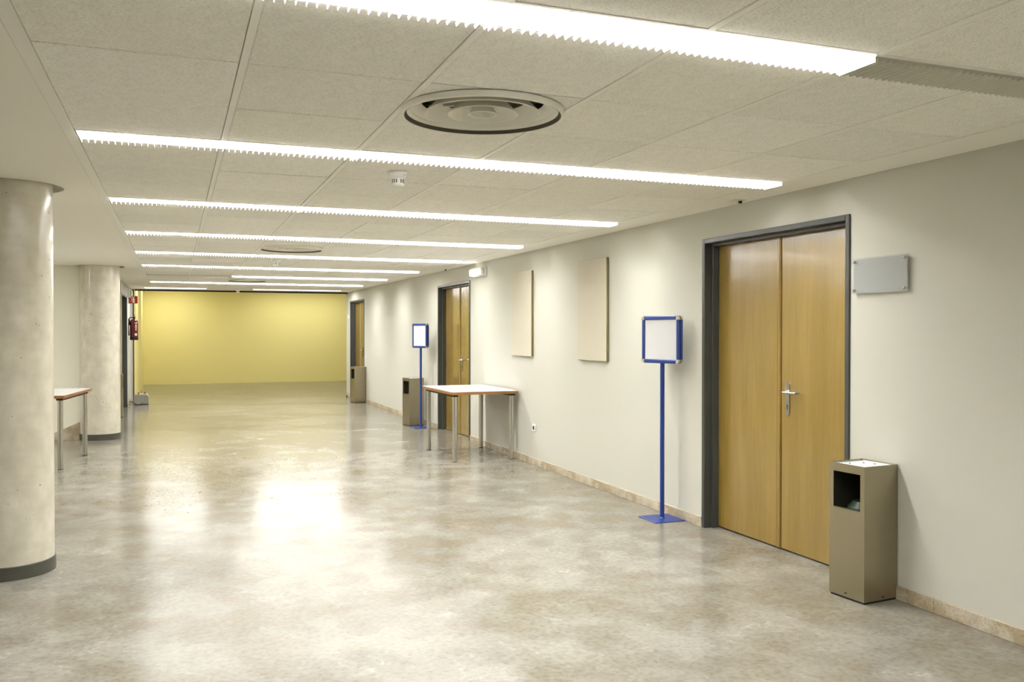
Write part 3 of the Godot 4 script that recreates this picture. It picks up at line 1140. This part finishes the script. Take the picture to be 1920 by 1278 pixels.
# =================================================================== things on the ceiling
func build_ceiling_things() -> void:
	var st: SurfaceTool
	var d := (PITCH - LIGHT_W) / 3.0
	var zc := ROW0 - LIGHT_W - d * 1.5
	# round air diffuser of nested cones
	var o := thing("air_diffuser", "large round air diffuser of nested cones nearest the viewer", "air diffuser", Vector3(1.185, CEIL, zc), 0.0, "round ceiling air diffusers")
	put("outer_ring", begin_ring(), M.diffuser, o)
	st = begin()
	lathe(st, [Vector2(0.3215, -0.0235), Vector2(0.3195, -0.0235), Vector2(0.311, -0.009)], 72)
	put("lip_shade", st, M.diffuser_dark, o)  # shade on the inner face of the lip, put in as a dark ring
	st = begin()
	lathe(st, [Vector2(0.3112, -0.0092), Vector2(0.252, 0.034)], 72)
	put("throat", st, M.diffuser, o)
	for q in [[0.235, 0.178, 0.056], [0.142, 0.092, 0.050], [0.056, 0.034, 0.034]]:
		st = begin()
		var r0: float = q[0]
		var r1: float = q[1]
		var h: float = q[2]
		# inner face, rolled lip, outer face
		lathe(st, [Vector2(r1, h - 0.014), Vector2(r0 - 0.003, -0.014), Vector2(r0 + 0.001, -0.0165), Vector2(r0 + 0.004, -0.013), Vector2(r1 + 0.004, h - 0.012), Vector2(r1, h - 0.014)], 64)
		put("cone", st, M.diffuser, o)
	st = begin()
	for k in 4:
		var t := Transform3D(Basis(Vector3.UP, PI / 2 * k + PI / 4), Vector3.ZERO)
		bx(st, Vector3(0.03, 0.036, -0.006), Vector3(0.25, 0.05, 0.006), 0.0, t)
	put("spoke", st, M.diffuser, o).set_meta("kind", "stuff")
	st = begin()
	lathe(st, [Vector2(0.0, 0.065), Vector2(0.262, 0.065)], 48)
	lathe(st, [Vector2(0.262, 0.065), Vector2(0.262, 0.03)], 48)
	put("duct", st, M.diffuser_dark, o)
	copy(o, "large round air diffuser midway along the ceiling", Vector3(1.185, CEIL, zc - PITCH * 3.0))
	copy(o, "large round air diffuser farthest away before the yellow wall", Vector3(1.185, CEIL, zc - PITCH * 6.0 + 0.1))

	# smoke detectors
	o = thing("smoke_detector", "white smoke detector hanging behind the second light row", "smoke detector", Vector3(1.186, CEIL, -4.93), 20.0, "white ceiling smoke detectors")
	st = begin()
	lathe(st, [Vector2(0.0, -0.036), Vector2(0.036, -0.036), Vector2(0.050, -0.026), Vector2(0.056, -0.012), Vector2(0.056, -0.001), Vector2(0.0, -0.001)].map(func(p): return p), 32)
	put("mounting_base", st, M.white_plastic, o)
	st = begin()
	lathe(st, [Vector2(0.0, -0.081), Vector2(0.028, -0.081), Vector2(0.037, -0.074), Vector2(0.037, -0.068), Vector2(0.034, -0.066), Vector2(0.034, -0.036)], 32)
	put("sensor_body", st, M.white_plastic, o)
	st = begin()
	for k in 16:
		var a := TAU * k / 16
		if k % 4 == 3:
			continue
		var t := Transform3D(Basis(Vector3.UP, a), Vector3.ZERO)
		bx(st, Vector3(0.0330, -0.063, -0.0032), Vector3(0.0347, -0.042, 0.0032), 0.0, t)
	put("vent_slot", st, M.slot, o).set_meta("kind", "stuff")
	copy(o, "white smoke detector behind the fifth light row", Vector3(1.192, CEIL, -11.45), 50.0)
	copy(o, "white smoke detector in the gap between the far light strips", Vector3(1.25, CEIL, -19.62), 10.0)

	# small sensors in the plaster border
	o = thing("ceiling_sensor", "small white sensor with a dark slot above the nearest wooden door", "sensor", Vector3(3.615, CEIL, -5.13), 0.0, "small sensors in the plaster border")
	st = begin()
	bx(st, Vector3(-0.05, -0.006, -0.035), Vector3(0.05, 0.001, 0.035), 0.002)
	put("cover", st, M.white_plastic, o)
	st = begin()
	lathe(st, [Vector2(0.0, -0.022), Vector2(0.012, -0.022), Vector2(0.014, -0.006)], 16, Vector3(0.025, 0, 0))
	put("sensor_eye", st, M.black, o)
	copy(o, "small white sensor with a dark slot in the border near the middle door", Vector3(3.64, CEIL, -12.3))


func begin_ring() -> SurfaceTool:
	var st := begin()
	lathe(st, [Vector2(0.321, -0.023), Vector2(0.325, -0.026), Vector2(0.331, -0.022), Vector2(0.334, -0.006), Vector2(0.334, -0.0015)], 72)
	return st


# =================================================================== fire corner at the far left
func build_fire_corner() -> void:
	var st: SurfaceTool
	var o := thing("fire_extinguisher", "dark red fire extinguisher hanging on the far left wall corner", "extinguisher", Vector3(-0.775, 1.31, -19.5))
	st = begin()
	lathe(st, [Vector2(0.0, 0.055), Vector2(0.078, 0.055), Vector2(0.078, 0.36), Vector2(0.070, 0.395), Vector2(0.048, 0.42), Vector2(0.026, 0.432), Vector2(0.0, 0.434)], 28)
	var body := put("cylinder", st, M.red, o)
	st = begin()
	for q in [[0.335, 0.355, 0.35], [0.27, 0.315, 0.16], [0.25, 0.262, 0.30], [0.195, 0.238, 0.14], [0.09, 0.135, 0.34]]:
		# curved label marks wrapped round the cylinder
		var n := 6
		for k in n:
			var a0: float = -1.05 - q[2] + 2.0 * q[2] * k / n
			var a1: float = -1.05 - q[2] + 2.0 * q[2] * (k + 1) / n
			var f := func(a, y): return Vector3(0.0788 * cos(-a), y, 0.0788 * sin(-a))
			poly(st, [f.call(a0, q[0]), f.call(a1, q[0]), f.call(a1, q[1]), f.call(a0, q[1])], f.call((a0 + a1) / 2, 0.0))
	put("label_print", st, M.sign_white, body).set_meta("kind", "stuff")
	st = begin()
	lathe(st, [Vector2(0.0, 0.0), Vector2(0.074, 0.0), Vector2(0.080, 0.008), Vector2(0.080, 0.056), Vector2(0.0, 0.058)], 28)
	put("boot", st, M.rubber, o)
	st = begin()
	lathe(st, [Vector2(0.020, 0.43), Vector2(0.020, 0.462), Vector2(0.0, 0.464)], 16)
	bx(st, Vector3(-0.012, 0.46, -0.02), Vector3(0.03, 0.476, 0.075), 0.004)
	bx(st, Vector3(-0.010, 0.50, -0.015), Vector3(0.012, 0.512, 0.085), 0.004, Transform3D(Basis(Vector3.RIGHT, -0.12), Vector3.ZERO))
	put("valve_head", st, M.rubber, o)
	st = begin()
	tube(st, [Vector3(-0.02, 0.45, 0.01), Vector3(-0.07, 0.46, 0.03), Vector3(-0.098, 0.42, 0.045), Vector3(-0.100, 0.33, 0.045), Vector3(-0.098, 0.2, 0.04), Vector3(-0.092, 0.09, 0.04)], 0.011, 10)
	put("hose", st, M.rubber, o)
	st = begin()
	bx(st, Vector3(-0.105, 0.30, -0.02), Vector3(-0.076, 0.42, 0.02), 0.003)
	put("wall_bracket", st, M.rubber, o)

	# red extinguisher sign standing out from the wall like a flag
	o = thing("fire_sign", "red square sign with a white extinguisher symbol above the fire extinguisher", "sign", Vector3(-0.787, 2.127, -19.5))
	st = begin()
	bx(st, Vector3(-0.081, -0.076, -0.002), Vector3(0.079, 0.076, 0.002))
	var plate := put("plate", st, M.sign_red, o)
	st = begin()
	bx(st, Vector3(-0.093, -0.076, -0.012), Vector3(-0.080, 0.076, 0.012), 0.001)
	put("fixing_strip", st, M.steel, o)
	st = begin()
	var I := Transform3D(Basis.IDENTITY, Vector3(0, 0, 0.002))
	var cyl := PackedVector2Array([Vector2(-0.012, -0.062), Vector2(0.026, -0.062), Vector2(0.026, 0.022), Vector2(0.020, 0.036), Vector2(0.012, 0.042), Vector2(0.012, 0.052), Vector2(0.030, 0.060), Vector2(0.026, 0.066), Vector2(0.000, 0.056), Vector2(0.000, 0.042), Vector2(-0.006, 0.036), Vector2(-0.012, 0.022)])
	extrude(st, cyl, 0.0012, I)
	var hose := PackedVector2Array([Vector2(0.0, 0.056), Vector2(-0.022, 0.052), Vector2(-0.034, 0.036), Vector2(-0.036, 0.008), Vector2(-0.026, -0.03), Vector2(-0.020, -0.028), Vector2(-0.028, 0.008), Vector2(-0.027, 0.032), Vector2(-0.018, 0.044), Vector2(0.0, 0.048)])
	extrude(st, hose, 0.0012, I)
	put("symbol", st, M.sign_white, plate)

	o = thing("emergency_light_box", "white emergency light box high on the far left wall above the red sign", "emergency light", Vector3(-0.88, 2.25, -19.35))
	st = begin()
	bx(st, Vector3(0.0, -0.08, -0.17), Vector3(0.05, 0.08, 0.17), 0.006)
	put("back_box", st, M.white_plastic, o)
	st = begin()
	bx(st, Vector3(0.048, -0.065, -0.15), Vector3(0.085, 0.065, 0.15), 0.012)
	put("cover", st, M.acrylic, o)

	# grey power unit on the floor with its cable
	o = thing("power_unit", "grey box with two brass terminals on the floor by the yellow wall", "electrical box", Vector3(-0.645, 0, -19.62))
	st = begin()
	var ol := PackedVector2Array([Vector2(-0.135, 0.012), Vector2(0.135, 0.012), Vector2(0.135, 0.165), Vector2(0.10, 0.205), Vector2(-0.115, 0.205), Vector2(-0.135, 0.19)])
	extrude(st, ol, 0.44, Transform3D(Basis.IDENTITY, Vector3(0, 0, -0.19)))
	put("case", st, M.grey_case, o)
	st = begin()
	bx(st, Vector3(-0.125, 0.0, -0.18), Vector3(0.125, 0.012, 0.24))
	put("base", st, M.rubber, o)
	for x in [-0.05, 0.065]:
		st = begin()
		lathe(st, [Vector2(0.016, 0.205), Vector2(0.016, 0.218), Vector2(0.011, 0.220), Vector2(0.011, 0.228), Vector2(0.018, 0.230), Vector2(0.018, 0.245), Vector2(0.0, 0.246)], 14, Vector3(x, 0, 0.1 - x))
		put("terminal", st, M.brass, o)
	st = begin()
	tube(st, [Vector3(-0.225, 0.075, 0.30), Vector3(-0.17, 0.070, 0.31), Vector3(-0.12, 0.045, 0.32), Vector3(-0.085, 0.015, 0.33), Vector3(-0.04, 0.008, 0.33), Vector3(0.0, 0.014, 0.31), Vector3(0.015, 0.026, 0.27), Vector3(0.018, 0.03, 0.245)], 0.0075, 8)
	put("cable", st, M.rubber, o)
